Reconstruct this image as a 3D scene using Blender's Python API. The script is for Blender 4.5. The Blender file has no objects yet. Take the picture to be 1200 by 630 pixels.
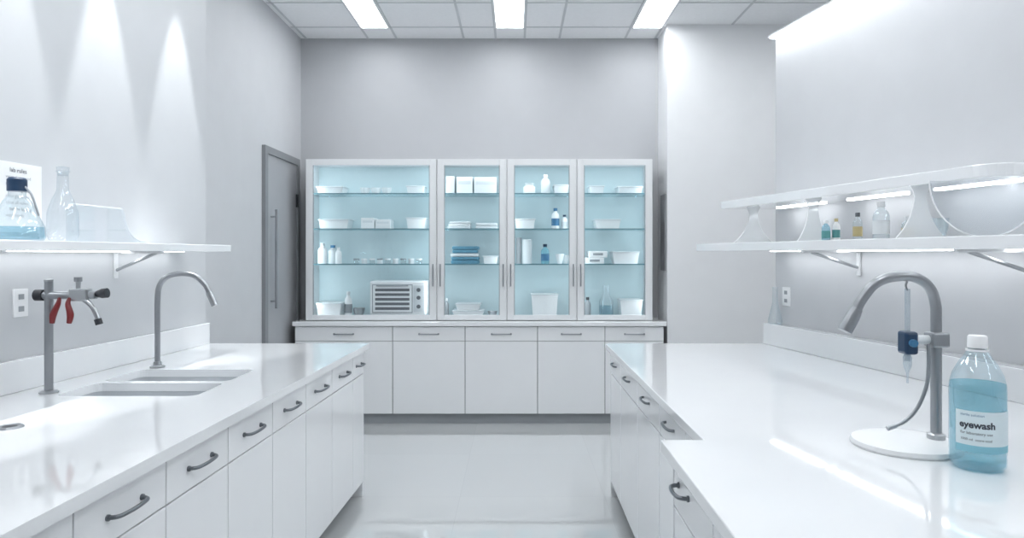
import bpy, bmesh, math, random
from mathutils import Vector, Matrix
random.seed(4)
S = bpy.context.scene
COL = S.collection

# ------------------------------------------------------------------ materials
def newmat(name):
    m = bpy.data.materials.new(name); m.use_nodes = True
    nt = m.node_tree; nt.nodes.clear()
    out = nt.nodes.new('ShaderNodeOutputMaterial')
    return m, nt, out

def pbr(name, col, rough=0.4, metal=0.0, var=0.03, scale=6.0, bump=0.0, coat=0.0, emit=None, es=0.0, bscale=60):
    m, nt, out = newmat(name)
    b = nt.nodes.new('ShaderNodeBsdfPrincipled')
    n = nt.nodes.new('ShaderNodeTexNoise'); n.inputs['Scale'].default_value = scale
    tc = nt.nodes.new('ShaderNodeTexCoord')
    nt.links.new(tc.outputs['Object'], n.inputs['Vector'])
    r = nt.nodes.new('ShaderNodeValToRGB')
    c = Vector(col[:3])
    lo = c*(1-var); hi = c*(1+var)
    r.color_ramp.elements[0].color = (*[max(0, v) for v in lo], 1)
    r.color_ramp.elements[1].color = (*[min(1, v) for v in hi], 1)
    r.color_ramp.elements[0].position = 0.3; r.color_ramp.elements[1].position = 0.7
    nt.links.new(n.outputs['Fac'], r.inputs['Fac'])
    nt.links.new(r.outputs['Color'], b.inputs['Base Color'])
    b.inputs['Roughness'].default_value = rough
    b.inputs['Metallic'].default_value = metal
    b.inputs['Coat Weight'].default_value = coat
    b.inputs['Coat Roughness'].default_value = 0.03
    if emit:
        b.inputs['Emission Color'].default_value = (*emit, 1)
        b.inputs['Emission Strength'].default_value = es
    if bump > 0:
        n2 = nt.nodes.new('ShaderNodeTexNoise'); n2.inputs['Scale'].default_value = bscale
        nt.links.new(tc.outputs['Object'], n2.inputs['Vector'])
        bp = nt.nodes.new('ShaderNodeBump'); bp.inputs['Strength'].default_value = bump
        bp.inputs['Distance'].default_value = 0.01
        nt.links.new(n2.outputs['Fac'], bp.inputs['Height'])
        nt.links.new(bp.outputs['Normal'], b.inputs['Normal'])
    nt.links.new(b.outputs['BSDF'], out.inputs['Surface'])
    return m

def emis(name, col, s):
    m, nt, out = newmat(name)
    e = nt.nodes.new('ShaderNodeEmission')
    e.inputs['Color'].default_value = (*col, 1); e.inputs['Strength'].default_value = s
    nt.links.new(e.outputs[0], out.inputs['Surface'])
    return m

def glassy(name, tint=(0.93, 0.97, 0.98), edge=(0.75, 0.85, 0.9), base=0.05, gain=0.5, rough=0.03, diff=0.0):
    """thin clear sheet: transparent + reflection rising towards grazing, optional milky body"""
    m, nt, out = newmat(name)
    t = nt.nodes.new('ShaderNodeBsdfTransparent'); t.inputs['Color'].default_value = (*tint, 1)
    g = nt.nodes.new('ShaderNodeBsdfGlossy'); g.inputs['Color'].default_value = (*edge, 1)
    g.inputs['Roughness'].default_value = rough
    lw = nt.nodes.new('ShaderNodeLayerWeight'); lw.inputs['Blend'].default_value = 0.35
    ma = nt.nodes.new('ShaderNodeMath'); ma.operation = 'MULTIPLY_ADD'
    ma.inputs[1].default_value = gain; ma.inputs[2].default_value = base
    nt.links.new(lw.outputs['Facing'], ma.inputs[0])
    mx = nt.nodes.new('ShaderNodeMixShader')
    nt.links.new(ma.outputs[0], mx.inputs[0])
    nt.links.new(t.outputs[0], mx.inputs[1]); nt.links.new(g.outputs[0], mx.inputs[2])
    last = mx
    if diff > 0:
        d = nt.nodes.new('ShaderNodeBsdfDiffuse'); d.inputs['Color'].default_value = (*edge, 1)
        m2 = nt.nodes.new('ShaderNodeMixShader'); m2.inputs[0].default_value = diff
        nt.links.new(mx.outputs[0], m2.inputs[1]); nt.links.new(d.outputs[0], m2.inputs[2])
        last = m2
    nt.links.new(last.outputs[0], out.inputs['Surface'])
    return m

M_wall_back = pbr('paint_grey', (0.46, 0.47, 0.49), 0.6, var=0.012, bump=0.015)
M_wall_left = pbr('paint_grey_left', (0.57, 0.58, 0.60), 0.6, var=0.012, bump=0.015)
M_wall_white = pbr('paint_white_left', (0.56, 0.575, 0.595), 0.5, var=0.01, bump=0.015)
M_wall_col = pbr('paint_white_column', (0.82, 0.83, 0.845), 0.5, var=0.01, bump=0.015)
M_wall_right = pbr('paint_grey_right', (0.585, 0.595, 0.615), 0.4, var=0.012, bump=0.015)
M_ceiling = pbr('ceiling_tile', (0.86, 0.87, 0.885), 0.8, var=0.015, scale=40, bump=0.1, bscale=150)
M_grid = pbr('ceiling_grid_metal', (0.60, 0.62, 0.64), 0.5)
M_counter = pbr('counter_white_resin', (0.84, 0.855, 0.872), 0.05, var=0.006, coat=0.7)
M_cab = pbr('cabinet_white_laminate', (0.84, 0.853, 0.87), 0.14, var=0.006)
M_carc = pbr('cabinet_carcass', (0.25, 0.26, 0.275), 0.6)
M_toe = pbr('toe_kick_grey', (0.33, 0.35, 0.37), 0.4)
M_frame = pbr('cabinet_frame_white', (0.76, 0.775, 0.79), 0.3, var=0.01)
M_inner = pbr('cabinet_inner_pale_blue', (0.52, 0.635, 0.67), 0.4, var=0.02, emit=(0.72, 0.88, 0.93), es=0.08)  # weak emission added to the colour so the cabinet back glows evenly
M_teal = pbr('glass_edge_teal', (0.12, 0.24, 0.28), 0.2)
M_handle = pbr('handle_brushed_dark', (0.20, 0.215, 0.235), 0.3, 0.9)
M_steel = pbr('brushed_steel', (0.46, 0.475, 0.49), 0.28, 1.0, var=0.05)
M_satin = pbr('satin_grey_metal', (0.33, 0.345, 0.365), 0.3, 0.7)
M_door = pbr('door_grey', (0.38, 0.39, 0.41), 0.3, 0.0, var=0.02)
M_doorfr = pbr('door_frame_grey', (0.24, 0.25, 0.265), 0.4, 0.0)
M_white = pbr('white_plastic', (0.84, 0.85, 0.86), 0.35, var=0.01)
M_white2 = pbr('offwhite_plastic', (0.68, 0.71, 0.73), 0.4, var=0.02)
M_grey = pbr('grey_plastic', (0.30, 0.32, 0.34), 0.45)
M_dgrey = pbr('dark_grey_plastic', (0.13, 0.14, 0.155), 0.45)
M_black = pbr('black_plastic', (0.02, 0.022, 0.028), 0.35)
M_red = pbr('red_lever', (0.17, 0.012, 0.015), 0.35)
M_navy = pbr('navy_plastic', (0.015, 0.045, 0.10), 0.3)
M_blue = pbr('blue_plastic', (0.05, 0.18, 0.33), 0.35)
M_cloth = pbr('blue_cloth', (0.10, 0.27, 0.38), 0.8, var=0.15, scale=30)
M_yel = pbr('yellow_label', (0.50, 0.42, 0.22), 0.5)
M_green = pbr('green_label', (0.10, 0.30, 0.30), 0.5)
M_paper = pbr('paper_white', (0.80, 0.81, 0.82), 0.7, var=0.02)
M_ink = pbr('ink_dark', (0.05, 0.06, 0.08), 0.6)
M_glass = glassy('clear_glass', tint=(0.945, 0.965, 0.97), edge=(0.72, 0.79, 0.83), gain=0.55, diff=0.05)
M_glass2 = glassy('clear_glass_thin', tint=(0.95, 0.965, 0.972), edge=(0.74, 0.79, 0.83), base=0.04, gain=0.5, diff=0.04)
M_pane = glassy('door_pane', tint=(0.97, 0.985, 0.99), base=0.03, gain=0.08)
M_shelfglass = glassy('shelf_glass', tint=(0.90, 0.96, 0.97), base=0.05, gain=0.15, diff=0.12)
M_acryl = glassy('frosted_acrylic', tint=(0.95, 0.97, 0.98), edge=(0.90, 0.915, 0.925), base=0.08, gain=0.25, diff=0.55)
M_clearac = glassy('clear_acrylic', tint=(0.95, 0.965, 0.975), edge=(0.86, 0.885, 0.91), base=0.05, gain=0.18, diff=0.10)
M_liquid = glassy('blue_liquid', tint=(0.60, 0.84, 0.90), edge=(0.42, 0.69, 0.77), base=0.04, gain=0.12, diff=0.20)
M_pale = glassy('pale_blue_liquid', tint=(0.70, 0.87, 0.93), edge=(0.50, 0.72, 0.82), base=0.04, gain=0.12, diff=0.16)
M_pet = glassy('pet_bottle', tint=(0.94, 0.972, 0.982), edge=(0.76, 0.85, 0.90), base=0.06, gain=0.45, diff=0.06)
M_panel = emis('led_panel', (0.95, 0.98, 1.0), 14.0)
M_strip = emis('led_strip_wall', (0.95, 0.98, 1.0), 22.0)
M_strip2 = emis('led_strip_shelf', (0.95, 0.98, 1.0), 9.0)
M_strip3 = emis('fill_strip_soft', (0.95, 0.98, 1.0), 8.0)  # for the unseen fill strips added under the lower shelf boards

def floor_mat():
    m, nt, out = newmat('floor_resin')
    b = nt.nodes.new('ShaderNodeBsdfPrincipled')
    tc = nt.nodes.new('ShaderNodeTexCoord')
    mp = nt.nodes.new('ShaderNodeMapping'); mp.inputs['Location'].default_value = (0.35, 0.25, 0)
    br = nt.nodes.new('ShaderNodeTexBrick')
    br.offset = 0.0
    br.inputs['Scale'].default_value = 1.0
    br.inputs['Brick Width'].default_value = 0.9
    br.inputs['Row Height'].default_value = 0.9
    br.inputs['Mortar Size'].default_value = 0.002
    br.inputs['Color1'].default_value = (0.58, 0.595, 0.60, 1)
    br.inputs['Color2'].default_value = (0.60, 0.615, 0.62, 1)
    br.inputs['Mortar'].default_value = (0.555, 0.57, 0.575, 1)
    nt.links.new(tc.outputs['Object'], mp.inputs['Vector'])
    nt.links.new(mp.outputs['Vector'], br.inputs['Vector'])
    nt.links.new(br.outputs['Color'], b.inputs['Base Color'])
    n = nt.nodes.new('ShaderNodeTexNoise'); n.inputs['Scale'].default_value = 3
    nt.links.new(tc.outputs['Object'], n.inputs['Vector'])
    mr = nt.nodes.new('ShaderNodeMapRange')
    mr.inputs['To Min'].default_value = 0.02; mr.inputs['To Max'].default_value = 0.05
    nt.links.new(n.outputs['Fac'], mr.inputs['Value'])
    nt.links.new(mr.outputs['Result'], b.inputs['Roughness'])
    b.inputs['IOR'].default_value = 1.9
    b.inputs['Coat Weight'].default_value = 1.0
    b.inputs['Coat Roughness'].default_value = 0.02
    nt.links.new(b.outputs[0], out.inputs['Surface'])
    return m
M_floor = floor_mat()

# ------------------------------------------------------------------ builders
def root(name, loc=(0, 0, 0)):
    e = bpy.data.objects.new(name, None); e.empty_display_size = 0.05
    e.location = loc; COL.objects.link(e); return e

def finish(name, bm, mat, parent=None, bevel=0.0, smooth=False):
    bmesh.ops.recalc_face_normals(bm, faces=bm.faces)
    me = bpy.data.meshes.new(name); bm.to_mesh(me); bm.free()
    o = bpy.data.objects.new(name, me); COL.objects.link(o)
    if mat: me.materials.append(mat)
    if smooth:
        for p in me.polygons: p.use_smooth = True
        try: me.set_sharp_from_angle(angle=math.radians(40))
        except Exception: pass
    if bevel > 0:
        md = o.modifiers.new('bevel', 'BEVEL'); md.width = bevel; md.segments = 2
        md.limit_method = 'ANGLE'
    if parent:
        o.parent = parent
        o.matrix_parent_inverse = Matrix.Translation(-Vector(parent.location))
    return o

def prism(name, pts, z0, z1, mat, parent=None, bevel=0.0):
    bm = bmesh.new()
    a = [bm.verts.new((x, y, z0)) for x, y in pts]
    b = [bm.verts.new((x, y, z1)) for x, y in pts]
    bm.faces.new(a[::-1]); bm.faces.new(b)
    n = len(pts)
    for i in range(n):
        bm.faces.new((a[i], a[(i+1) % n], b[(i+1) % n], b[i]))
    return finish(name, bm, mat, parent, bevel)

def box(name, x0, x1, y0, y1, z0, z1, mat, parent=None, bevel=0.0):
    return prism(name, [(x0, y0), (x1, y0), (x1, y1), (x0, y1)], z0, z1, mat, parent, bevel)

def panel_xz(name, pts, y0, y1, mat, parent=None, bevel=0.0):
    bm = bmesh.new()
    a = [bm.verts.new((x, y0, z)) for x, z in pts]
    b = [bm.verts.new((x, y1, z)) for x, z in pts]
    bm.faces.new(a); bm.faces.new(b[::-1]); n = len(pts)
    for i in range(n):
        bm.faces.new((a[i], a[(i+1) % n], b[(i+1) % n], b[i]))
    return finish(name, bm, mat, parent, bevel)

def lathe(name, prof, loc, mat, parent=None, seg=32, smooth=True):
    bm = bmesh.new(); rings = []
    for r, z in prof:
        if r < 1e-5:
            rings.append([bm.verts.new((loc[0], loc[1], loc[2]+z))])
        else:
            rings.append([bm.verts.new((loc[0]+r*math.cos(2*math.pi*i/seg), loc[1]+r*math.sin(2*math.pi*i/seg), loc[2]+z)) for i in range(seg)])
    for A, B in zip(rings, rings[1:]):
        for i in range(seg):
            j = (i+1) % seg
            if len(A) == 1 and len(B) == 1: continue
            if len(A) == 1: bm.faces.new((A[0], B[i], B[j]))
            elif len(B) == 1: bm.faces.new((A[i], A[j], B[0]))
            else: bm.faces.new((A[i], A[j], B[j], B[i]))
    return finish(name, bm, mat, parent, 0, smooth)

def tube(name, pts, r, mat, parent=None, sub=6, seg=14, radii=None):
    P = [Vector(p) for p in pts]
    R = radii or [r]*len(P)
    if len(P) > 2 and sub > 1:
        Q = []; RR = []
        for i in range(len(P)-1):
            p0 = P[max(i-1, 0)]; p1 = P[i]; p2 = P[i+1]; p3 = P[min(i+2, len(P)-1)]
            for k in range(sub):
                t = k/sub
                Q.append(0.5*((2*p1)+(p2-p0)*t+(2*p0-5*p1+4*p2-p3)*t*t+(-p0+3*p1-3*p2+p3)*t**3))
                RR.append(R[i]*(1-t)+R[i+1]*t)
        Q.append(P[-1]); RR.append(R[-1])
    else: Q, RR = P, R
    bm = bmesh.new(); rings = []
    T = (Q[1]-Q[0]).normalized()
    up = Vector((0, 1, 0)) if abs(T.y) < 0.9 else Vector((1, 0, 0))
    nrm = (up - T*up.dot(T)).normalized()
    for i, q in enumerate(Q):
        a = Q[max(i-1, 0)]; b = Q[min(i+1, len(Q)-1)]
        T = (b-a).normalized()
        nrm = (nrm - T*nrm.dot(T)).normalized(); bn = T.cross(nrm)
        rings.append([bm.verts.new(q+(nrm*math.cos(2*math.pi*k/seg)+bn*math.sin(2*math.pi*k/seg))*RR[i]) for k in range(seg)])
    for A, B in zip(rings, rings[1:]):
        for k in range(seg):
            bm.faces.new((A[k], A[(k+1) % seg], B[(k+1) % seg], B[k]))
    bm.faces.new(rings[0][::-1]); bm.faces.new(rings[-1])
    return finish(name, bm, mat, parent, 0, True)

def arc_patch(name, cx, cy, r, z0, z1, a0, a1, mat, parent, n=14):
    bm = bmesh.new(); lo = []; hi = []
    for i in range(n+1):
        a = math.radians(a0+(a1-a0)*i/n)
        lo.append(bm.verts.new((cx+r*math.cos(a), cy+r*math.sin(a), z0)))
        hi.append(bm.verts.new((cx+r*math.cos(a), cy+r*math.sin(a), z1)))
    for i in range(n): bm.faces.new((lo[i], lo[i+1], hi[i+1], hi[i]))
    return finish(name, bm, mat, parent, 0, True)

def text_mesh(name, body, size, mapf, mat, parent, bold=0.0):
    """printed lettering: text turned to mesh and laid on a surface by mapf(u,v)->xyz"""
    cu = bpy.data.curves.new(name, 'FONT'); cu.body = body; cu.size = size; cu.offset = bold
    cu.resolution_u = 3
    to = bpy.data.objects.new(name, cu); COL.objects.link(to)
    bpy.context.view_layer.update()
    dg = bpy.context.evaluated_depsgraph_get()
    me = bpy.data.meshes.new_from_object(to.evaluated_get(dg))
    bpy.data.objects.remove(to)
    for v in me.vertices: v.co = mapf(v.co.x, v.co.y)
    me.materials.clear(); me.materials.append(mat)
    o = bpy.data.objects.new(name, me); COL.objects.link(o)
    o.parent = parent; o.matrix_parent_inverse = Matrix.Translation(-Vector(parent.location))
    return o

# ------------------------------------------------------------------ room shell
CEIL = 3.56
def lx(y): return -1.95-0.07*(4.29-y)
def rx(y): return 1.634+0.20*(4.30-y)
YB = -2.0
box('floor', -2.7, 3.3, YB-0.1, 6.7, -0.1, 0.0, M_floor)
box('ceiling', -2.7, 3.3, YB-0.1, 6.7, CEIL, CEIL+0.1, M_ceiling)
box('wall_back', -2.2, 1.5, 6.5, 6.65, 0, CEIL, M_wall_back)
box('wall_left_far', -2.2, -2.05, 4.29, 6.5, 0, CEIL, M_wall_left)
prism('wall_left', [(lx(YB), YB), (lx(4.29), 4.29), (-2.2, 4.29), (-2.6, YB)], 0, CEIL, M_wall_white)
prism('wall_column', [(1.35, 6.1), (3.2, 6.1), (3.2, 6.5), (1.35, 6.5)], 0, CEIL, M_wall_col)
prism('wall_right', [(rx(YB), YB), (rx(YB)+0.14, YB), (rx(4.3)+0.14, 4.3), (rx(4.3), 4.3)], 0, 2.87, M_wall_right)
box('wall_right_outer', 3.1, 3.2, YB, 6.1, 0, CEIL, M_wall_right)
box('wall_front', -2.7, 3.3, YB-0.1, YB, 0, CEIL, M_wall_white)
bm = bmesh.new()
def addbar(x0, x1, y0, y1):
    vs = [bm.verts.new(v) for v in [(x0, y0, CEIL-0.004), (x1, y0, CEIL-0.004), (x1, y1, CEIL-0.004), (x0, y1, CEIL-0.004),
                                    (x0, y0, CEIL), (x1, y0, CEIL), (x1, y1, CEIL), (x0, y1, CEIL)]]
    for f in [(0, 1, 2, 3), (4, 5, 6, 7), (0, 1, 5, 4), (1, 2, 6, 5), (2, 3, 7, 6), (3, 0, 4, 7)]:
        bm.faces.new([vs[i] for i in f])
for gx in [-2.0, -1.41, -1.14, -0.50, -0.195, 0.08, 0.41, 1.035, 1.32, 1.93, 2.54]:
    addbar(gx-0.01, gx+0.01, YB, 6.5 if gx < 1.34 else 6.1)
y = 6.17
while y > YB:
    addbar(-2.04 if y > 4.29 else -1.94, 1.34 if y > 6.1 else 3.1, y-0.009, y+0.009)
    y -= 0.6
finish('ceiling_grid_trim', bm, M_grid)

# ceiling LED panels
for gx0, gx1 in [(-1.40, -1.15), (-0.185, 0.07), (1.045, 1.31)]:
    for y0, y1 in [(4.97, 6.16), (2.6, 3.8), (0.2, 1.4)]:
        r = root('passage_fill_panel', ((gx0+gx1)/2, (y0+y1)/2, CEIL-0.01))
        box('diffuser', gx0+0.008, gx1-0.008, y0+0.008, y1-0.008, CEIL-0.012, CEIL-0.006, M_panel, r)
        for a in [(gx0-0.008, gx0+0.008, y0, y1), (gx1-0.008, gx1+0.008, y0, y1), (gx0, gx1, y0-0.008, y0+0.008), (gx0, gx1, y1-0.008, y1+0.008)]:
            box('rim', *a, CEIL-0.016, CEIL, M_frame, r)
for yy in (4.6, 2.4):  # out-of-view panels added to brighten the space behind the partition
    r = root('passage_fill_panel', (2.35, yy, CEIL-0.01))
    box('diffuser', 2.56, 2.82, yy-0.5, yy+0.5, CEIL-0.012, CEIL-0.006, M_panel, r)
    box('rim', 2.55, 2.83, yy-0.51, yy+0.51, CEIL-0.006, CEIL, M_frame, r)

# linear light along the top of the right partition
r = root('linear_light', (rx(3.0), 3.0, 2.87))
prism('housing', [(rx(YB)-0.05, YB+0.05), (rx(YB)+0.14, YB+0.05), (rx(4.3)+0.14, 4.3), (rx(4.3)-0.05, 4.3)], 2.87, 2.882, M_frame, r)
prism('diffuser', [(rx(YB+.1)-0.046, YB+0.1), (rx(YB+.1)-0.012, YB+0.1), (rx(4.28)-0.012, 4.28), (rx(4.28)-0.046, 4.28)], 2.858, 2.87, M_strip, r)

# wall washer downlights
for yy in (3.95, 3.32, 2.72, 2.1):
    xx = lx(yy)+0.16
    r = root('recessed_downlight', (xx, yy, CEIL))
    lathe('trim_ring', [(0.035, -0.001), (0.055, -0.001), (0.055, -0.012), (0.035, -0.008), (0.035, -0.001)], (xx, yy, CEIL), M_frame, r)
    ld = bpy.data.lights.new('spot_lamp', 'SPOT'); ld.energy = 150; ld.spot_size = math.radians(28); ld.spot_blend = 0.35
    ld.shadow_soft_size = 0.015; ld.color = (0.95, 0.98, 1.0)
    lo = bpy.data.objects.new('spot_lamp', ld); COL.objects.link(lo)
    lo.parent = r; lo.location = (0, 0, -0.02)

# ------------------------------------------------------------------ door on far-left wall
d = root('door_1', (-2.05, 5.94, 0))
box('leaf', -2.05, -2.035, 5.56, 6.32, 0.0, 2.33, M_door, d)
for a in [(5.50, 5.56, 0, 2.39), (6.32, 6.38, 0, 2.39), (5.56, 6.32, 2.33, 2.39)]:
    box('jamb', -2.05, -2.02, a[0], a[1], a[2], a[3], M_doorfr, d)
tube('pull_bar', [(-1.985, 5.66, 1.06), (-1.985, 5.66, 1.88)], 0.014, M_steel, d)
for z in (1.12, 1.82): tube('standoff', [(-2.035, 5.66, z), (-1.985, 5.66, z)], 0.008, M_steel, d)
for z in (0.4, 2.0): box('hinge', -2.036, -2.018, 6.30, 6.33, z-0.06, z+0.06, M_black, d)
box('baseboard_left', -2.05, -2.04, 4.3, 5.5, 0, 0.09, M_toe)

r = root('control_panel', (1.35, 6.2, 1.7))
box('panel', 1.335, 1.349, 6.13, 6.32, 1.36, 2.05, M_doorfr, r, 0.002)
box('display', 1.333, 1.336, 6.16, 6.29, 1.8, 2.0, M_grey, r)

# ------------------------------------------------------------------ handles
def bow_handle(parent, p, axis, out, L, mat=M_handle, h=0.03, r=0.0058):
    p = Vector(p); a = Vector(axis).normalized(); o = Vector(out).normalized()
    pts = [p-a*L/2, p-a*L/2*0.93+o*h*0.6, p-a*L/2*0.7+o*h*0.95, p+o*h*1.1, p+a*L/2*0.7+o*h*0.95, p+a*L/2*0.93+o*h*0.6, p+a*L/2]
    tube('handle', pts, r, mat, parent, sub=4, seg=10)
    for s in (-1, 1):
        tube('handle_foot', [p+a*s*L/2-o*0.001, p+a*s*L/2+o*0.006], r*1.5, mat, parent, seg=10)

# ------------------------------------------------------------------ back base cabinets
bc = root('base_cabinet', (-0.3, 6.28, 0))
box('carcass', -1.965, 1.31, 6.075, 6.495, 0.09, 0.872, M_carc, bc)
box('toe_kick', -1.965, 1.31, 6.10, 6.495, 0.0, 0.09, M_toe, bc)
box('worktop', -1.98, 1.33, 6.03, 6.495, 0.872, 0.912, M_counter, bc, 0.004)
seams = [-1.965, -1.097, -0.454, 0.189, 0.787, 1.31]
for a, b in zip(seams, seams[1:]):
    box('drawer_front', a+0.003, b-0.003, 6.055, 6.075, 0.740, 0.866, M_cab, bc, 0.002)
    box('door_front', a+0.003, b-0.003, 6.055, 6.075, 0.094, 0.736, M_cab, bc, 0.002)
    bow_handle(bc, ((a+b)/2, 6.055, 0.80), (1, 0, 0), (0, -1, 0), 0.17, M_satin, 0.02, 0.006)

# ------------------------------------------------------------------ glass-front wall cabinet
gc = root('glass_door_cabinet', (-0.33, 6.3, 0.912))
U = [(-1.89, -0.712), (-0.712, -0.084), (-0.084, 0.543), (0.543, 1.224)]
Z0, Z1 = 0.913, 2.362
F = 6.12
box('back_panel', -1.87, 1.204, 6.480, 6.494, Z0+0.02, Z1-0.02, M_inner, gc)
box('top_panel', -1.89, 1.224, F+0.02, 6.494, Z1-0.03, Z1, M_frame, gc)
box('bottom_panel', -1.89, 1.224, F+0.02, 6.494, Z0, Z0+0.02, M_frame, gc)
for x in (-1.89, -0.722, -0.094, 0.533, 1.204):
    box('side_panel', x, x+0.02, F+0.02, 6.494, Z0, Z1, M_frame, gc)
shz = [2.06, 1.74, 1.42]
for (a, b) in U:
    for z in shz:
        box('glass_shelf', a+0.02, b-0.02, F+0.05, 6.479, z-0.010, z, M_shelfglass, gc)
        box('shelf_edge', a+0.02, b-0.02, F+0.044, F+0.05, z-0.010, z, M_teal, gc)
    fw = 0.062
    a2, b2 = a+0.003, b-0.003
    box('stile', a2, a2+fw, F, F+0.02, Z0+0.004, Z1-0.002, M_frame, gc, 0.002)
    box('stile', b2-fw, b2, F, F+0.02, Z0+0.004, Z1-0.002, M_frame, gc, 0.002)
    box('rail', a2+fw, b2-fw, F, F+0.02, Z1-0.002-0.055, Z1-0.002, M_frame, gc, 0.002)
    box('rail', a2+fw, b2-fw, F, F+0.02, Z0+0.004, Z0+0.05, M_frame, gc, 0.002)
    box('glass_pane', a2+fw, b2-fw, F+0.008, F+0.012, Z0+0.05, Z1-0.057, M_pane, gc)
    for g in [(a2+fw-0.001, a2+fw+0.006), (b2-fw-0.006, b2-fw+0.001)]:
        box('gasket', g[0], g[1], F+0.002, F+0.018, Z0+0.05, Z1-0.057, M_grey, gc)
    ld = bpy.data.lights.new('interior_light', 'AREA'); ld.shape = 'RECTANGLE'
    ld.size = (b-a)-0.16; ld.size_y = 0.05; ld.energy = 1.4*(b-a); ld.color = (0.87, 0.965, 1.0)
    lo = bpy.data.objects.new('interior_light', ld); COL.objects.link(lo); lo.parent = gc
    lo.location = Vector(((a+b)/2, F+0.07, Z1-0.035))-gc.location
    for sx, rot in ((a+0.03, -50), (b-0.03, 50)):
        ld = bpy.data.lights.new('corner_light', 'AREA'); ld.shape = 'RECTANGLE'
        ld.size = 0.02; ld.size_y = 1.3; ld.energy = 1.4*(b-a)+0.2; ld.color = (0.87, 0.965, 1.0)
        lo = bpy.data.objects.new('corner_light', ld); COL.objects.link(lo); lo.parent = gc
        lo.location = Vector((sx, F+0.03, (Z0+Z1)/2))-gc.location
        lo.rotation_euler = (math.radians(90), 0, math.radians(rot))
for hx in (-0.745, -0.68, -0.117, -0.05, 0.51, 0.576):
    tube('door_pull', [(hx, F-0.022, 1.22), (hx, F-0.022, 1.42)], 0.006, M_satin, gc, seg=10)
    for z in (1.24, 1.40): tube('pull_foot', [(hx, F, z), (hx, F-0.022, z)], 0.004, M_satin, gc, seg=8)

# ---- contents
def bottle(name, x, y, z, r, h, mat, cap=M_white, label=None, neck=0.4):
    R = root(name, (x, y, z)); z += 0.0005
    lathe('body', [(0, 0), (r*0.92, 0), (r, h*0.04), (r, h*0.62), (r*0.85, h*0.72), (r*neck, h*0.82), (r*neck, h*0.88), (0, h*0.88)], (x, y, z), mat, R, 20)
    lathe('cap', [(0, h*0.86), (r*neck*1.25, h*0.86), (r*neck*1.25, h), (0, h)], (x, y, z), cap, R, 16)
    if label: lathe('label', [(r*1.01, h*0.15), (r*1.02, h*0.15), (r*1.02, h*0.5), (r*1.01, h*0.5)], (x, y, z), label, R, 20)
    return R
def bin_(name, x0, x1, z, h, mat=M_white, lid=True, y0=6.22, y1=6.42):
    R = root(name, ((x0+x1)/2, (y0+y1)/2, z)); z += 0.0005
    t = 0.06*(x1-x0)
    bm = bmesh.new()
    lo = [bm.verts.new(v) for v in [(x0+t, y0+0.01, z), (x1-t, y0+0.01, z), (x1-t, y1-0.01, z), (x0+t, y1-0.01, z)]]
    hi = [bm.verts.new(v) for v in [(x0, y0, z+h), (x1, y0, z+h), (x1, y1, z+h), (x0, y1, z+h)]]
    q = 0.006
    hj = [bm.verts.new(v) for v in [(x0+q, y0+q, z+h), (x1-q, y0+q, z+h), (x1-q, y1-q, z+h), (x0+q, y1-q, z+h)]]
    li = [bm.verts.new(v) for v in [(x0+t+q, y0+0.01+q, z+q), (x1-t-q, y0+0.01+q, z+q), (x1-t-q, y1-0.01-q, z+q), (x0+t+q, y1-0.01-q, z+q)]]
    bm.faces.new(lo[::-1]); bm.faces.new(li)
    for i in range(4):
        j = (i+1) % 4
        bm.faces.new((lo[i], lo[j], hi[j], hi[i])); bm.faces.new((hi[i], hi[j], hj[j], hj[i])); bm.faces.new((hj[i], hj[j], li[j], li[i]))
    finish('tub', bm, mat, R)
    if lid: box('lid', x0-0.006, x1+0.006, y0-0.006, y1+0.006, z+h, z+h+0.012, M_white2, R, 0.003)
    return R
def bowl(name, x, y, z, r, h, mat=M_white):
    R = root(name, (x, y, z))
    lathe('shell', [(0, 0.0005), (r*0.5, 0.0005), (r*0.85, h*0.5), (r, h), (r*0.96, h), (r*0.8, h*0.5), (r*0.45, h*0.12), (0, h*0.12)], (x, y, z), mat, R, 24)
    return R
def boxes(name, specs, z, mats, y0=6.24, y1=6.42):
    R = root(name, (specs[0][0], 6.33, z)); z += 0.0005
    for i, (a, b, h) in enumerate(specs):
        box('carton', a, b, y0, y1, z, z+h, mats[i % len(mats)], R, 0.004)
        box('carton_band', a+0.015, b-0.015, y0-0.001, y0, z+h*0.55, z+h*0.75, M_white2, R)
    return R

b0 = Z0+0.02
A, B, C = shz
bin_('storage_tray', -1.82, -1.58, A, 0.055)
for x in (-1.40, -1.30, -1.20): bowl('lab_bowl', x, 6.32, A, 0.048, 0.06)
bin_('storage_tray', -1.00, -0.84, A, 0.06)
bin_('storage_tray', -1.80, -1.53, B, 0.075)
boxes('carton_stack', [(-1.42, -1.30, 0.10), (-1.29, -1.15, 0.085)], B, [M_white, M_paper])
bin_('storage_tray', -1.00, -0.83, B, 0.09)
bottle('reagent_bottle', -1.79, 6.30, C, 0.042, 0.19, M_white, M_white2)
bottle('reagent_bottle', -1.70, 6.33, C, 0.045, 0.17, M_white2, M_blue)
bottle('reagent_bottle', -1.63, 6.26, C, 0.030, 0.15, M_white, M_white)
jr = root('specimen_jar_row', (-1.2, 6.3, C))
for i in range(9):
    x = -1.47+i*0.072
    lathe('jar', [(0, 0.0005), (0.026, 0.0005), (0.026, 0.035), (0, 0.035)], (x, 6.28, C), M_white2 if i % 2 else M_glass, jr, 16)
    lathe('jar_lid', [(0, 0.035), (0.028, 0.035), (0.028, 0.048), (0, 0.048)], (x, 6.28, C), M_grey if i % 3 == 0 else M_white, jr, 16)
bin_('storage_bin', -1.82, -1.60, b0, 0.12)
bottle('reagent_bottle', -1.55, 6.30, b0, 0.035, 0.23, M_white, M_white2, M_grey)
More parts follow.
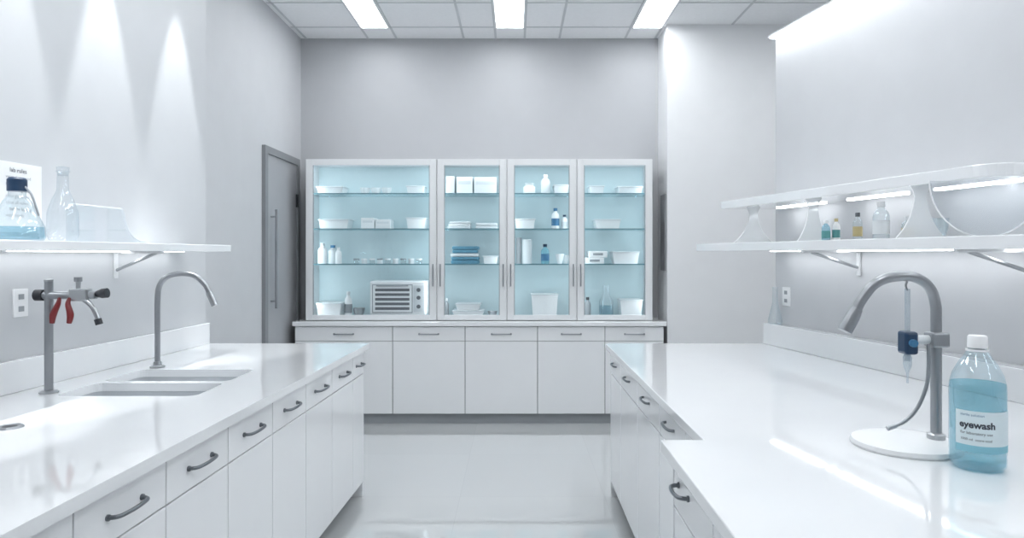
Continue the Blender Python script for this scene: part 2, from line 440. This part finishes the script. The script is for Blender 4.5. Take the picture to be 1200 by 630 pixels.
bowl('steel_bowl', -1.45, 6.30, b0, 0.055, 0.08, M_steel)
ov = root('benchtop_oven', (-1.06, 6.28, b0))
ox0, ox1, oy0, oy1, oz = -1.325, -0.815, 6.175, 6.44, b0+0.022
box('body', ox0, ox1, oy0, oy1, oz, oz+0.31, M_white, ov, 0.015)
box('door_surround', ox0+0.022, ox1-0.122, oy0-0.003, oy0, oz+0.022, oz+0.280, M_grey, ov, 0.001)
box('door', ox0+0.03, ox1-0.13, oy0-0.007, oy0-0.003, oz+0.03, oz+0.272, M_white, ov, 0.001)
for i in range(5):
    box('vent_slot', ox0+0.05, ox1-0.15, oy0-0.009, oy0-0.007, oz+0.050+i*0.042, oz+0.074+i*0.042, M_dgrey, ov)
box('control_strip', ox1-0.115, ox1-0.02, oy0-0.002, oy0, oz+0.03, oz+0.27, M_white2, ov)
for z in (0.08, 0.16, 0.23):
    tube('knob', [(ox1-0.068, oy0-0.002, oz+z), (ox1-0.068, oy0-0.012, oz+z)], 0.018, M_dgrey, ov, seg=16)
tube('door_handle', [(ox0+0.06, oy0-0.014, oz+0.268), (ox1-0.16, oy0-0.014, oz+0.268)], 0.005, M_satin, ov, seg=8)
for x in (ox0+0.05, ox1-0.05):
    for yy in (oy0+0.05, oy1-0.05):
        tube('foot', [(x, yy, b0+.0005), (x, yy, oz+0.005)], 0.018, M_black, ov, seg=12)
boxes('carton_stack', [(-0.645, -0.565, 0.16), (-0.545, -0.40, 0.155), (-0.385, -0.18, 0.15)], A, [M_white2, M_white, M_paper])
R = root('folded_towel_stack', (-0.5, 6.32, B))
for i in range(3): box('towel', -0.63+0.01*i, -0.42, 6.22, 6.42, B+0.0005+i*0.022, B+0.0215+i*0.022, M_paper if i % 2 else M_white2, R, 0.008)
R = root('folded_towel_stack', (-0.27, 6.32, B))
for i in range(2): box('towel', -0.37, -0.17, 6.22, 6.42, B+0.0005+i*0.026, B+0.0255+i*0.026, M_white2, R, 0.008)
R = root('folded_blue_scrubs', (-0.46, 6.32, C))
for i in range(5): box('fold', -0.60+random.uniform(0, .02), -0.34-random.uniform(0, .02), 6.21, 6.42, C+0.0005+i*0.032, C+0.0315+i*0.032, [M_cloth, M_cloth, M_white2, M_cloth, M_cloth][i], R, 0.01)
bin_('storage_tray', -0.30, -0.17, C, 0.06)
bin_('storage_bin', -0.58, -0.30, b0, 0.05)
bin_('storage_bin', -0.55, -0.33, b0+0.0635, 0.05)
bottle('dropper_bottle', -0.64, 6.27, b0, 0.022, 0.17, M_grey, M_white)
bowl('steel_bowl', -0.22, 6.3, b0, 0.045, 0.05, M_steel)
bottle('wash_jug', 0.12, 6.3, A, 0.055, 0.10, M_white, M_white2, None, 0.6)
bottle('reagent_bottle', 0.27, 6.3, A, 0.042, 0.18, M_white, M_white)
bin_('storage_tray', 0.345, 0.475, A, 0.07)
bin_('storage_tray', -0.01, 0.17, B, 0.08)
bottle('reagent_bottle', 0.36, 6.28, B, 0.036, 0.19, M_white, M_blue, M_blue)
bottle('reagent_bottle', 0.445, 6.30, B, 0.030, 0.13, M_white, M_navy, M_white2)
R = root('instrument_canister', (0.05, 6.3, C))
lathe('can', [(0, 0.0005), (0.045, 0.0005), (0.045, 0.22), (0.04, 0.225), (0, 0.225)], (0.10, 6.3, C), M_white2, R)
lathe('can_b', [(0, 0.0005), (0.025, 0.0005), (0.025, 0.24), (0, 0.24)], (0.025, 6.3, C), M_grey, R)
bottle('reagent_bottle', 0.265, 6.28, C, 0.038, 0.18, M_liquid, M_navy, M_blue)
bowl('lab_bowl', 0.40, 6.28, C, 0.04, 0.09); bowl('lab_bowl', 0.46, 6.38, C, 0.035, 0.08)
bin_('storage_bin', 0.14, 0.38, b0, 0.20)
bin_('storage_tray', 0.67, 0.80, A, 0.06); bin_('storage_tray', 0.93, 1.15, A, 0.055)
bin_('storage_tray', 0.72, 0.95, B, 0.075)
R = root('glove_box', (0.72, 6.3, C))
for i, (a, b_, z) in enumerate([(0.63, 0.80, 0), (0.66, 0.83, 0.058)]):
    box('carton', a, b_, 6.22, 6.42, C+0.0005+z, C+0.058+z, M_paper, R, 0.006)
    box('opening', a+0.04, b_-0.04, 6.218, 6.22, C+0.02+z, C+0.04+z, M_grey, R)
bin_('storage_bin', 0.88, 1.12, C, 0.10)
bottle('amber_bottle', 0.655, 6.27, b0, 0.03, 0.18, M_grey, M_black)
R = root('glass_carafe', (0.83, 6.3, b0))
lathe('vessel', [(0, 0.001), (0.06, 0.001), (0.066, 0.02), (0.066, 0.14), (0.03, 0.20), (0.028, 0.27), (0.036, 0.285)], (0.83, 6.3, b0), M_glass, R)
lathe('contents', [(0, 0.004), (0.058, 0.004), (0.062, 0.02), (0.062, 0.10), (0, 0.10)], (0.83, 6.3, b0), M_pale, R)
bin_('storage_bin', 0.95, 1.15, b0, 0.15)

# ------------------------------------------------------------------ LEFT ISLAND
def fl(y): return -0.922-0.0369*(4.29-y)
TOP = 0.95
NEAR = 0.35
li = root('lab_bench', (-1.45, 2.4, 0))
top = prism('worktop', [(fl(NEAR), NEAR), (fl(4.29), 4.29), (lx(4.29)+0.002, 4.285), (lx(NEAR)+0.002, NEAR)], TOP-0.036, TOP, M_counter, li)
def cut(obj, x0, x1, y0, y1):
    c = box('tmp_cut', x0, x1, y0, y1, TOP-0.1, TOP+0.1, None)
    mb = c.modifiers.new('b', 'BEVEL'); mb.width = 0.04; mb.segments = 5; mb.limit_method = 'NONE'; mb.affect = 'EDGES'
    md = obj.modifiers.new('cut', 'BOOLEAN'); md.operation = 'DIFFERENCE'; md.solver = 'EXACT'; md.object = c
    bpy.context.view_layer.update()
    dg = bpy.context.evaluated_depsgraph_get()
    me = bpy.data.meshes.new_from_object(obj.evaluated_get(dg))
    obj.modifiers.clear(); obj.data = me
    bpy.data.objects.remove(c)
basins = [(-1.83, -1.27, 2.70, 2.975), (-1.83, -1.27, 3.015, 3.32)]
for bs in basins: cut(top, *bs)
top.modifiers.new('bevel', 'BEVEL').width = 0.003
top.modifiers['bevel'].limit_method = 'ANGLE'
M_sink = pbr('sink_white', (0.55, 0.575, 0.60), 0.2, var=0.01)
sk = root('double_basin_sink', (-1.55, 3.0, TOP-0.2))
for (x0, x1, y0, y1) in basins:
    bm = bmesh.new()
    def ring(off, z, r):
        pts = []
        for cx, cy, a0 in [(x1+off-r, y1+off-r, 0), (x0-off+r, y1+off-r, 90), (x0-off+r, y0-off+r, 180), (x1+off-r, y0-off+r, 270)]:
            for k in range(6):
                a = math.radians(a0+k*18); pts.append(bm.verts.new((cx+r*math.cos(a), cy+r*math.sin(a), z)))
        return pts
    rs = [ring(0.004, TOP-0.037, 0.044), ring(0.0, TOP-0.16, 0.05), ring(-0.02, TOP-0.19, 0.05)]
    for P_, Q_ in zip(rs, rs[1:]):
        for i in range(24): bm.faces.new((P_[i], P_[(i+1) % 24], Q_[(i+1) % 24], Q_[i]))
    bm.faces.new(rs[-1])
    finish('basin', bm, M_sink, sk, 0, True)
    lathe('drain', [(0, 0.003), (0.03, 0.003), (0.038, 0.0)], ((x0+x1)/2, (y0+y1)/2, TOP-0.19), M_steel, sk)
def ff(y, o): return fl(y)-o
prism('carcass', [(ff(NEAR+.02, .05), NEAR+.02), (ff(4.25, .05), 4.25), (ff(4.25, .10)-0.1, 4.25), (ff(NEAR+.02, .10)-0.1, NEAR+.02)], 0.09, TOP-0.036, M_carc, li)
prism('end_panel', [(ff(4.25, .035), 4.25), (ff(4.27, .035), 4.27), (lx(4.27)+.002, 4.27), (lx(4.25)+.002, 4.25)], 0.0, TOP-0.036, M_cab, li)
prism('end_panel', [(ff(NEAR, .035), NEAR), (ff(NEAR+.02, .035), NEAR+.02), (lx(NEAR+.02)+.002, NEAR+.02), (lx(NEAR)+.002, NEAR)], 0.0, TOP-0.036, M_cab, li)
prism('toe_kick', [(ff(NEAR+.02, .11), NEAR+.02), (ff(4.25, .11), 4.25), (ff(4.25, .14), 4.25), (ff(NEAR+.02, .14), NEAR+.02)], 0.0, 0.09, M_toe, li)
ls = [4.268, 4.02, 3.62, 3.22, 2.82, 2.42, 2.02, 1.62, 1.22, 0.82, 0.37]
ax = Vector((fl(4)-fl(3), 1, 0)).normalized(); outv = Vector((ax.y, -ax.x, 0))
for a, b in zip(ls, ls[1:]):
    y0, y1 = b+0.0025, a-0.0025
    for nm, z0, z1 in (('drawer_front', 0.770, 0.900), ('door_front', 0.094, 0.765)):
        prism(nm, [(ff(y0, .03), y0), (ff(y1, .03), y1), (ff(y1, .05), y1), (ff(y0, .05), y0)], z0, z1, M_cab, li, 0.002)
    ym = (a+b)/2
    bow_handle(li, (ff(ym, .03), ym, 0.838), ax, outv, 0.15 if a-b > 0.3 else 0.11)
t1 = root('trim_1', (lx(2), 2, TOP))
prism('backsplash', [(lx(NEAR)+.002, NEAR), (lx(NEAR)+.03, NEAR), (lx(4.28)+.03, 4.28), (lx(4.28)+.002, 4.28)], TOP+.0005, TOP+0.13, M_counter, t1, 0.003)

# gooseneck faucet
fy = 3.385
TT = TOP+0.0005
fa = root('gooseneck_faucet', (-1.779, fy, TT))
lathe('flange', [(0, 0), (0.034, 0), (0.034, 0.006), (0.02, 0.012), (0.018, 0.03), (0, 0.03)], (-1.779, fy, TT), M_steel, fa)
tube('spout', [(-1.779, fy, TOP+.01), (-1.779, fy, 1.15), (-1.779, fy, 1.28), (-1.770, fy, 1.350), (-1.732, fy, 1.398), (-1.665, fy, 1.414), (-1.595, fy, 1.404), (-1.545, fy, 1.362), (-1.520, fy, 1.315)], 0.0135, M_satin, fa)
tube('nozzle', [(-1.523, fy, 1.322), (-1.494, fy, 1.255)], 0.017, M_steel, fa)

# lab service tap
ty = 2.763; X0 = -1.892
lt = root('lab_service_tap', (X0, ty, TT))
lathe('flange', [(0, 0), (0.035, 0), (0.035, 0.006), (0.018, 0.012), (0, 0.012)], (X0, ty, TT), M_steel, lt)
tube('post', [(X0, ty, TT), (X0, ty, 1.405)], 0.016, M_satin, lt)
lathe('post_cap', [(0, 0), (0.017, 0), (0.017, 0.008), (0, 0.012)], (X0, ty, 1.40), M_steel, lt)
tube('cross_body', [(-1.915, ty, 1.345), (-1.70, ty, 1.345)], 0.016, M_satin, lt)
tube('end_cap', [(-1.945, ty, 1.345), (-1.912, ty, 1.345)], 0.023, M_black, lt)
tube('hose_barb', [(-1.70, ty, 1.350), (-1.675, ty, 1.352), (-1.655, ty, 1.354)], 0.015, M_black, lt, radii=[0.011, 0.02, 0.02])
box('valve_block', -1.80, -1.725, ty-0.022, ty+0.022, 1.322, 1.372, M_steel, lt, 0.006)
tube('valve_stem', [(-1.773, ty, 1.365), (-1.773, ty, 1.415)], 0.009, M_steel, lt)
tube('valve_knob', [(-1.773, ty, 1.40), (-1.773, ty, 1.418)], 0.015, M_satin, lt)
for xa, xb in ((-1.835, -1.850), (-1.795, -1.782)):
    tube('lever', [(xa, ty-0.02, 1.335), (xa, ty-0.03, 1.31), (xb, ty-0.035, 1.27), (xb-0.005, ty-0.035, 1.235)], 0.01, M_red, lt, radii=[0.006, 0.01, 0.013, 0.009])
tube('spout', [(-1.76, ty, 1.33), (-1.735, ty-.01, 1.322), (-1.705, ty-.015, 1.298), (-1.688, ty-.015, 1.262), (-1.68, ty-.015, 1.235)], 0.010, M_steel, lt)
tube('spout_tip', [(-1.685, ty-.015, 1.25), (-1.678, ty-.015, 1.228)], 0.014, M_black, lt)
r = root('cable_grommet', (-1.64, 2.21, TT))
lathe('ring', [(0.0, 0.003), (0.022, 0.003), (0.026, 0.006), (0.036, 0.006), (0.04, 0.0)], (-1.64, 2.21, TT), M_satin, r)
lathe('hole', [(0.0, 0.0045), (0.021, 0.0045)], (-1.64, 2.21, TT), M_black, r)

# left floating shelf
def sf(y): return lx(y)+0.31
sh = root('floating_shelf', (-1.8, 3.0, 1.524))
prism('board', [(lx(1.4)+.001, 1.4), (sf(1.4), 1.4), (sf(3.98), 3.98), (sf(4.0)-.03, 4.0), (lx(4.0)+.001, 4.0)], 1.524, 1.562, M_counter, sh, 0.003)
prism('fill_strip', [(lx(1.5)+.05, 1.5), (lx(1.5)+.08, 1.5), (lx(3.9)+.08, 3.9), (lx(3.9)+.05, 3.9)], 1.521, 1.524, M_strip3, sh)  # added fill, lifts the shade under the shelf where the spots are blocked
for by in (3.42, 2.45, 1.6):
    X = lx(by)
    box('bracket_arm', X, X+0.24, by-0.012, by+0.012, 1.514, 1.524, M_frame, sh)
    tube('bracket_strut', [(X+0.008, by, 1.43), (X+0.21, by, 1.517)], 0.008, M_steel, sh, seg=8)
    box('bracket_plate', X, X+0.008, by-0.015, by+0.015, 1.39, 1.524, M_frame, sh)
SZ = 1.562
fxx, fyy = -1.85, 2.53
r = root('erlenmeyer_flask', (fxx, fyy, SZ))
lathe('glass', [(0, 0.001), (0.082, 0.001), (0.09, 0.012), (0.087, 0.05), (0.045, 0.145), (0.028, 0.165), (0.028, 0.19)], (fxx, fyy, SZ), M_glass, r)
lathe('liquid', [(0, 0.005), (0.079, 0.005), (0.085, 0.014), (0.083, 0.050), (0, 0.050)], (fxx, fyy, SZ), M_pale, r)
lathe('cap', [(0, 0.182), (0.032, 0.182), (0.032, 0.225), (0.026, 0.232), (0, 0.232)], (fxx, fyy, SZ), M_navy, r)
tube('wash_tube', [(fxx+0.028, fyy, SZ+0.20), (fxx+0.06, fyy-.01, SZ+0.17), (fxx+0.085, fyy-.02, SZ+0.12), (fxx+0.095, fyy-.02, SZ+0.09)], 0.004, M_grey, r, seg=8)
bx = root('safety_notice', (lx(2.65), 2.65, 1.7))
def onleft(y0, y1, z0, z1, t0, t1, mat, nm): return prism(nm, [(lx(y0)+t0, y0), (lx(y0)+t1, y0), (lx(y1)+t1, y1), (lx(y1)+t0, y1)], z0, z1, mat, bx)
onleft(2.68, 2.93, 1.60, 1.885, 0.001, 0.008, M_paper, 'sheet')
def nmap(y0, z0): return lambda u, v: Vector((lx(y0+u)+0.009, y0+u, z0+v))
for i in range(8):
    text_mesh('text_line', ['lab rules', 'wear gloves and', 'goggles when', 'handling acids', 'rinse glassware', 'close all valves', 'before leaving', 'wash hands'][i], 0.026 if i == 0 else 0.020, nmap(2.76 if i % 3 == 0 else 2.74, 1.845-i*0.026), M_grey if i % 3 else M_ink, bx)
cx, cy = -1.86, 2.80
r = root('volumetric_flask', (cx, cy, SZ))
lathe('glass', [(0, 0.001), (0.045, 0.001), (0.058, 0.03), (0.056, 0.12), (0.04, 0.17), (0.022, 0.21), (0.02, 0.28), (0.028, 0.29)], (cx, cy, SZ), M_glass2, r)
lathe('stopper', [(0, 0.27), (0.018, 0.27), (0.024, 0.305), (0, 0.31)], (cx, cy, SZ), M_glass2, r)
r = root('acrylic_divider', (-1.86, 3.1, SZ))
pts = [(2.92, 0.0005), (3.50, 0.0005)]
for k in range(9):
    a = math.radians(90*k/8); pts.append((3.46-0.16*math.sin(a), 0.012+0.13*(1-math.cos(a))))
pts += [(3.28, 0.165), (2.95, 0.165), (2.92, 0.14)]
bm = bmesh.new()
a_ = [bm.verts.new((lx(y_)+0.12, y_, SZ+z_)) for y_, z_ in pts]; b_ = [bm.verts.new((lx(y_)+0.128, y_, SZ+z_)) for y_, z_ in pts]
bm.faces.new(a_); bm.faces.new(b_[::-1])
for i in range(len(pts)): j = (i+1) % len(pts); bm.faces.new((a_[i], a_[j], b_[j], b_[i]))
finish('sheet', bm, M_clearac, r)
tube('rim', [(lx(y_)+0.124, y_, SZ+z_+(.004 if z_ < .004 else 0)) for y_, z_ in pts[1:]], 0.004, M_white2, r, sub=1, seg=8)
def plate(name, side, y, z, w=0.075, h=0.115):
    f = lx if side < 0 else rx; s = 1 if side < 0 else -1
    R = root(name, (f(y), y, z))
    prism('plate', [(f(y-w/2), y-w/2), (f(y-w/2)+s*.008, y-w/2), (f(y+w/2)+s*.008, y+w/2), (f(y+w/2), y+w/2)], z-h/2, z+h/2, M_white, R, 0.002)
    for dz in (-0.025, 0.025):
        prism('socket', [(f(y-.014)+s*.008, y-.014), (f(y-.014)+s*.0095, y-.014), (f(y+.014)+s*.0095, y+.014), (f(y+.014)+s*.008, y+.014)], z+dz-.011, z+dz+.011, M_grey, R)
plate('power_outlet', -1, 2.82, 1.31)
plate('power_outlet', 1, 4.18, 1.25)

# ------------------------------------------------------------------ RIGHT ISLAND
ri = root('lab_bench', (1.2, 2.5, 0))
def rl(y): return 0.560+0.003*(4.29-y)
ST = 2.066
NX = 0.437
prism('worktop', [(rl(4.29), 4.29), (rl(ST), ST), (NX, ST), (NX-0.008, NEAR), (rx(NEAR)-.002, NEAR), (rx(4.285)-.002, 4.285)][::-1], TOP-0.036, TOP, M_counter, ri, 0.003)
prism('carcass', [(rl(4.25)+.05, 4.25), (rl(ST)+.05, ST), (NX+.05, ST-.04), (NX+.05, NEAR+.02), (NX+.3, NEAR+.02), (rl(4.25)+.25, 4.25)][::-1], 0.09, TOP-0.036, M_carc, ri)
prism('end_panel', [(rl(4.25)+.03, 4.25), (rl(4.25)+.03, 4.27), (rx(4.27)-.002, 4.27), (rx(4.25)-.002, 4.25)], 0, TOP-0.036, M_cab, ri)
prism('end_panel', [(NX+.03, NEAR), (NX+.03, NEAR+.02), (rx(NEAR+.02)-.002, NEAR+.02), (rx(NEAR)-.002, NEAR)], 0, TOP-0.036, M_cab, ri)
prism('step_panel', [(NX+.03, ST-.04), (NX+.03, ST-.02), (rl(ST)+.06, ST-.02), (rl(ST)+.06, ST-.04)], 0.0, TOP-0.036, M_cab, ri)
prism('toe_kick', [(rl(4.25)+.11, 4.25), (rl(ST)+.11, ST-.02), (rl(ST)+.14, ST-.02), (rl(4.25)+.14, 4.25)], 0, 0.09, M_toe, ri)
prism('toe_kick', [(NX+.11, ST-.04), (NX+.11, NEAR+.02), (NX+.14, NEAR+.02), (NX+.14, ST-.04)], 0, 0.09, M_toe, ri)
rs_ = [4.268, 3.87, 3.34, 2.84, 2.40, 2.052]
for a, b in zip(rs_, rs_[1:]):
    y0, y1 = b+0.0025, a-0.0025
    for nm, z0, z1 in (('drawer_front', 0.770, 0.900), ('door_front', 0.094, 0.765)):
        prism(nm, [(rl(y0)+.03, y0), (rl(y1)+.03, y1), (rl(y1)+.05, y1), (rl(y0)+.05, y0)], z0, z1, M_cab, ri, 0.002)
    if a-b > 0.36: bow_handle(ri, (rl(0)+.03, (a+b)/2+0.02, 0.845), (0, 1, 0), (-1, 0, 0), 0.14)
for a, b in ((2.022, 1.62), (1.62, 1.2), (1.2, 0.78), (0.78, 0.372)):
    y0, y1 = b+0.0025, a-0.0025
    for nm, z0, z1 in (('drawer_front', 0.770, 0.900), ('door_front', 0.094, 0.765)):
        box(nm, NX+.03, NX+.05, y0, y1, z0, z1, M_cab, ri, 0.002)
    bow_handle(ri, (NX+.03, (a+b)/2+.08, 0.85), (0, 1, 0), (-1, 0, 0), 0.11)
t2 = root('trim_2', (rx(2), 2, TOP))
prism('backsplash', [(rx(NEAR)-.09, NEAR), (rx(NEAR)-.002, NEAR), (rx(4.28)-.002, 4.28), (rx(4.28)-.09, 4.28)], TOP+.0005, TOP+0.13, M_counter, t2, 0.003)

# right shelves
rs = root('double_floating_shelf', (1.5, 3.3, 1.528))
def s1(y): return 1.126+0.215*(4.29-y)
def s2(y): return 1.28+0.21*(4.29-y)
prism('lower_board', [(s1(4.29), 4.27), (s1(1.6), 1.6), (rx(1.6)-.001, 1.6), (rx(4.28)-.001, 4.28)], 1.528, 1.574, M_counter, rs, 0.004)
cr = []
ccx, ccy, rr = s2(2.43)+0.10, 2.43+0.10, 0.10
for k in range(7):
    a = math.radians(180+90*k/6); cr.append((ccx+rr*math.cos(a), ccy+rr*math.sin(a)))
prism('upper_board', [(s2(4.29), 4.27)]+cr+[(rx(2.43)-.001, 2.43), (rx(4.27)-.001, 4.27)], 1.79, 1.838, M_counter, rs, 0.004)
for y0, y1 in ((2.50, 2.95), (3.12, 3.50), (3.70, 4.12)):
    m = 0.07
    prism('fill_strip', [(rx(y0)-m-.03, y0), (rx(y1)-m-.03, y1), (rx(y1)-m, y1), (rx(y0)-m, y0)], 1.784, 1.79, M_strip2, rs)
prism('under_fill_strip', [(rx(1.7)-.12, 1.7), (rx(4.15)-.12, 4.15), (rx(4.15)-.08, 4.15), (rx(1.7)-.08, 1.7)], 1.525, 1.528, M_strip3, rs)  # unseen strip added to brighten the wall below the lower board
def flare(y, xc, w, name='support'):
    H0, H1 = 1.574, 1.79
    L_ = []; n = 10
    for k in range(n+1):
        t = k/n
        hw = 0.022+(w/2-0.022)*(1-t)**2.6 + 0.02*max(0, t-0.85)/0.15
        L_.append((hw, H0+(H1-H0)*t))
    pts = [(xc-h, z) for h, z in L_]+[(xc+h, z) for h, z in L_[::-1]]
    panel_xz(name, pts, y-0.006, y+0.006, M_acryl, rs)
    for s in (-1, 1):
        tube(name+'_edge', [(xc+s*h, y, z) for h, z in L_], 0.003, M_white, rs, sub=1, seg=8)
flare(4.12, 1.43, 0.24); flare(3.45, 1.50, 0.16); flare(2.78, 1.645, 0.20)
pts = []
xc = 1.79; n = 24
for k in range(n+1):
    a = math.radians(180+180*k/n); pts.append((xc+0.215*math.cos(a), 1.79+0.214*math.sin(a)))
panel_xz('end_panel', pts, 2.60, 2.606, M_clearac, rs)
tube('end_panel_rim', [(x, 2.603, z) for x, z in pts], 0.003, M_white, rs, sub=1, seg=8)
for by in (3.55, 2.6, 1.8):
    X = rx(by)
    box('bracket_arm', X-0.30, X, by-0.012, by+0.012, 1.518, 1.528, M_frame, rs)
    tube('bracket_strut', [(X-0.008, by, 1.44), (X-0.25, by, 1.520)], 0.008, M_steel, rs, seg=8)
    box('bracket_plate', X-0.008, X, by-0.015, by+0.015, 1.40, 1.528, M_frame, rs)
RZ = 1.574
def rbottle(px, y, r, h, mat, cap, label):
    bottle('reagent_bottle', px, y, RZ, r, h, mat, cap, label)
rbottle(1.515, 3.34, 0.020, 0.10, M_pale, M_white, M_green)
rbottle(1.565, 3.34, 0.018, 0.11, M_white, M_yel, M_green)
rbottle(1.60, 3.20, 0.021, 0.13, M_glass, M_dgrey, M_yel)
rbottle(1.63, 3.05, 0.034, 0.17, M_glass, M_white, M_white2)
rbottle(1.71, 2.98, 0.026, 0.10, M_glass, M_white2, M_yel)
bowl('lab_beaker', 1.80, 2.9, RZ, 0.035, 0.09, M_glass)
ex, ey, ez = rx(4.22)-0.05, 4.22, TOP+0.13
r = root('conical_flask', (ex, ey, ez))
lathe('glass', [(0, 0.001), (0.038, 0.001), (0.042, 0.01), (0.04, 0.03), (0.016, 0.13), (0.015, 0.22), (0.02, 0.226)], (ex, ey, ez), M_glass, r)

# right stand with gooseneck
gy = 2.0
g = root('gooseneck_stand', (1.14, gy, TT))
lathe('base_disc', [(0, 0), (0.145, 0), (0.147, 0.006), (0.143, 0.016), (0.12, 0.021), (0, 0.022)], (1.14, gy, TT), M_white, g, 48)
tube('post', [(1.23, gy, TOP+0.02), (1.23, gy, 1.15), (1.23, gy, 1.31), (1.228, gy, 1.365), (1.210, gy, 1.415), (1.165, gy, 1.444), (1.10, gy, 1.444), (1.05, gy, 1.424), (1.013, gy, 1.38), (0.994, gy, 1.345)], 0.0150, M_satin, g, seg=18)
lathe('collar', [(0.0, 0.02), (0.024, 0.02), (0.024, 0.035), (0.016, 0.04), (0, 0.04)], (1.23, gy, TOP), M_steel, g)
tube('nozzle', [(0.998, gy, 1.352), (0.985, gy, 1.328), (0.962, gy, 1.286)], 0.02, M_satin, g, sub=1, radii=[0.017, 0.021, 0.021])
tube('clamp_arm', [(1.23, gy, 1.262), (1.16, gy-0.01, 1.262)], 0.013, M_white2, g)
box('clamp_boss', 1.205, 1.255, gy-0.028, gy+0.024, 1.24, 1.284, M_satin, g, 0.006)
box('blue_clamp', 1.125, 1.163, gy-0.030, gy+0.020, 1.22, 1.287, M_navy, g, 0.008)
tube('clamp_screw', [(1.143, gy-0.028, 1.255), (1.143, gy-0.042, 1.255)], 0.011, M_blue, g)
bx_, by_ = 1.143, gy-0.005
M_tubeg = glassy('burette_glass', tint=(0.90, 0.93, 0.95), edge=(0.68, 0.74, 0.79), base=0.1, gain=0.5, diff=0.18)
tube('burette', [(bx_, by_, 1.41), (bx_, by_, 1.20)], 0.0075, M_tubeg, g, sub=1)
lathe('drip_chamber', [(0, 0), (0.003, 0.0), (0.0035, 0.03), (0.011, 0.05), (0.012, 0.075), (0.007, 0.088), (0, 0.09)], (bx_, by_, 1.135), M_tubeg, g, 20)
tube('burette_hook', [(bx_, by_, 1.405), (bx_-.005, by_, 1.42), (bx_, by_, 1.432)], 0.003, M_satin, g)
tube('hose', [(1.195, gy-0.02, 1.25), (1.190, gy-0.03, 1.19), (1.18, gy-0.035, 1.13), (1.155, gy-0.035, 1.07), (1.12, gy-0.035, 1.032), (1.085, gy-0.035, 1.016)], 0.0055, M_satin, g, seg=10)
tube('hose_tip', [(1.092, gy-0.035, 1.018), (1.068, gy-0.035, 1.010)], 0.007, M_satin, g, seg=10)

# clear bottle with blue liquid
bxx, byy = 1.218, 1.803
pb = root('plastic_bottle', (bxx, byy, TT))
lathe('shell', [(0, 0.001), (0.056, 0.001), (0.064, 0.010), (0.065, 0.03), (0.0635, 0.036), (0.065, 0.042), (0.065, 0.205), (0.064, 0.22), (0.058, 0.245), (0.045, 0.272), (0.028, 0.298), (0.021, 0.310), (0.021, 0.322)], (bxx, byy, TT), M_pet, pb, 48)
lathe('liquid', [(0, 0.004), (0.054, 0.004), (0.062, 0.013), (0.063, 0.205), (0.0625, 0.222), (0, 0.222)], (bxx, byy, TT), M_liquid, pb, 48)
lathe('cap', [(0, 0.315), (0.0235, 0.315), (0.0235, 0.318), (0.0225, 0.344), (0.02, 0.347), (0, 0.347)], (bxx, byy, TT), M_white, pb, 32)
lathe('neck_ring', [(0.0, 0.306), (0.027, 0.306), (0.027, 0.311), (0.0, 0.311)], (bxx, byy, TT), M_white, pb, 32)
M_label = pbr('label_pale', (0.72, 0.83, 0.87), 0.5, var=0.01)
arc_patch('label', bxx, byy, 0.0657, TOP+0.070, TOP+0.158, -170, -20, M_label, pb, 24)
arc_patch('label_band', bxx, byy, 0.0657, TOP+0.052, TOP+0.070, -170, -20, pbr('label_blue', (0.25, 0.55, 0.66), 0.5), pb, 24)
def lmap(a0, z0): return lambda u, v: Vector((bxx+0.0661*math.cos(math.radians(a0)+u/0.0661), byy+0.0661*math.sin(math.radians(a0)+u/0.0661), TOP+z0+v))
text_mesh('print_title', 'eyewash', 0.024, lmap(-160, 0.115), M_ink, pb, 0.0008)
text_mesh('print_small', 'sterile solution', 0.009, lmap(-158, 0.145), M_blue, pb)
text_mesh('print_small', 'for laboratory use', 0.010, lmap(-158, 0.098), M_ink, pb)
text_mesh('print_small', '1000 ml  store cool', 0.009, lmap(-158, 0.082), M_ink, pb)

# ------------------------------------------------------------------ world, camera, view
w = bpy.data.worlds.new('world'); S.world = w; w.use_nodes = True
w.node_tree.nodes['Background'].inputs[0].default_value = (0.85, 0.9, 0.95, 1)
w.node_tree.nodes['Background'].inputs[1].default_value = 0.5
cam = bpy.data.cameras.new('camera'); co = bpy.data.objects.new('camera', cam); COL.objects.link(co)
co.location = (0, 0, 1.513); co.rotation_euler = (math.radians(90), 0, 0)
cam.sensor_width = 36; cam.lens = 24; cam.shift_x = -5/1200; cam.shift_y = -18/1200
cam.clip_start = 0.05
S.camera = co
S.view_settings.view_transform = 'Standard'
S.view_settings.look = 'None'
S.view_settings.exposure = 0.08
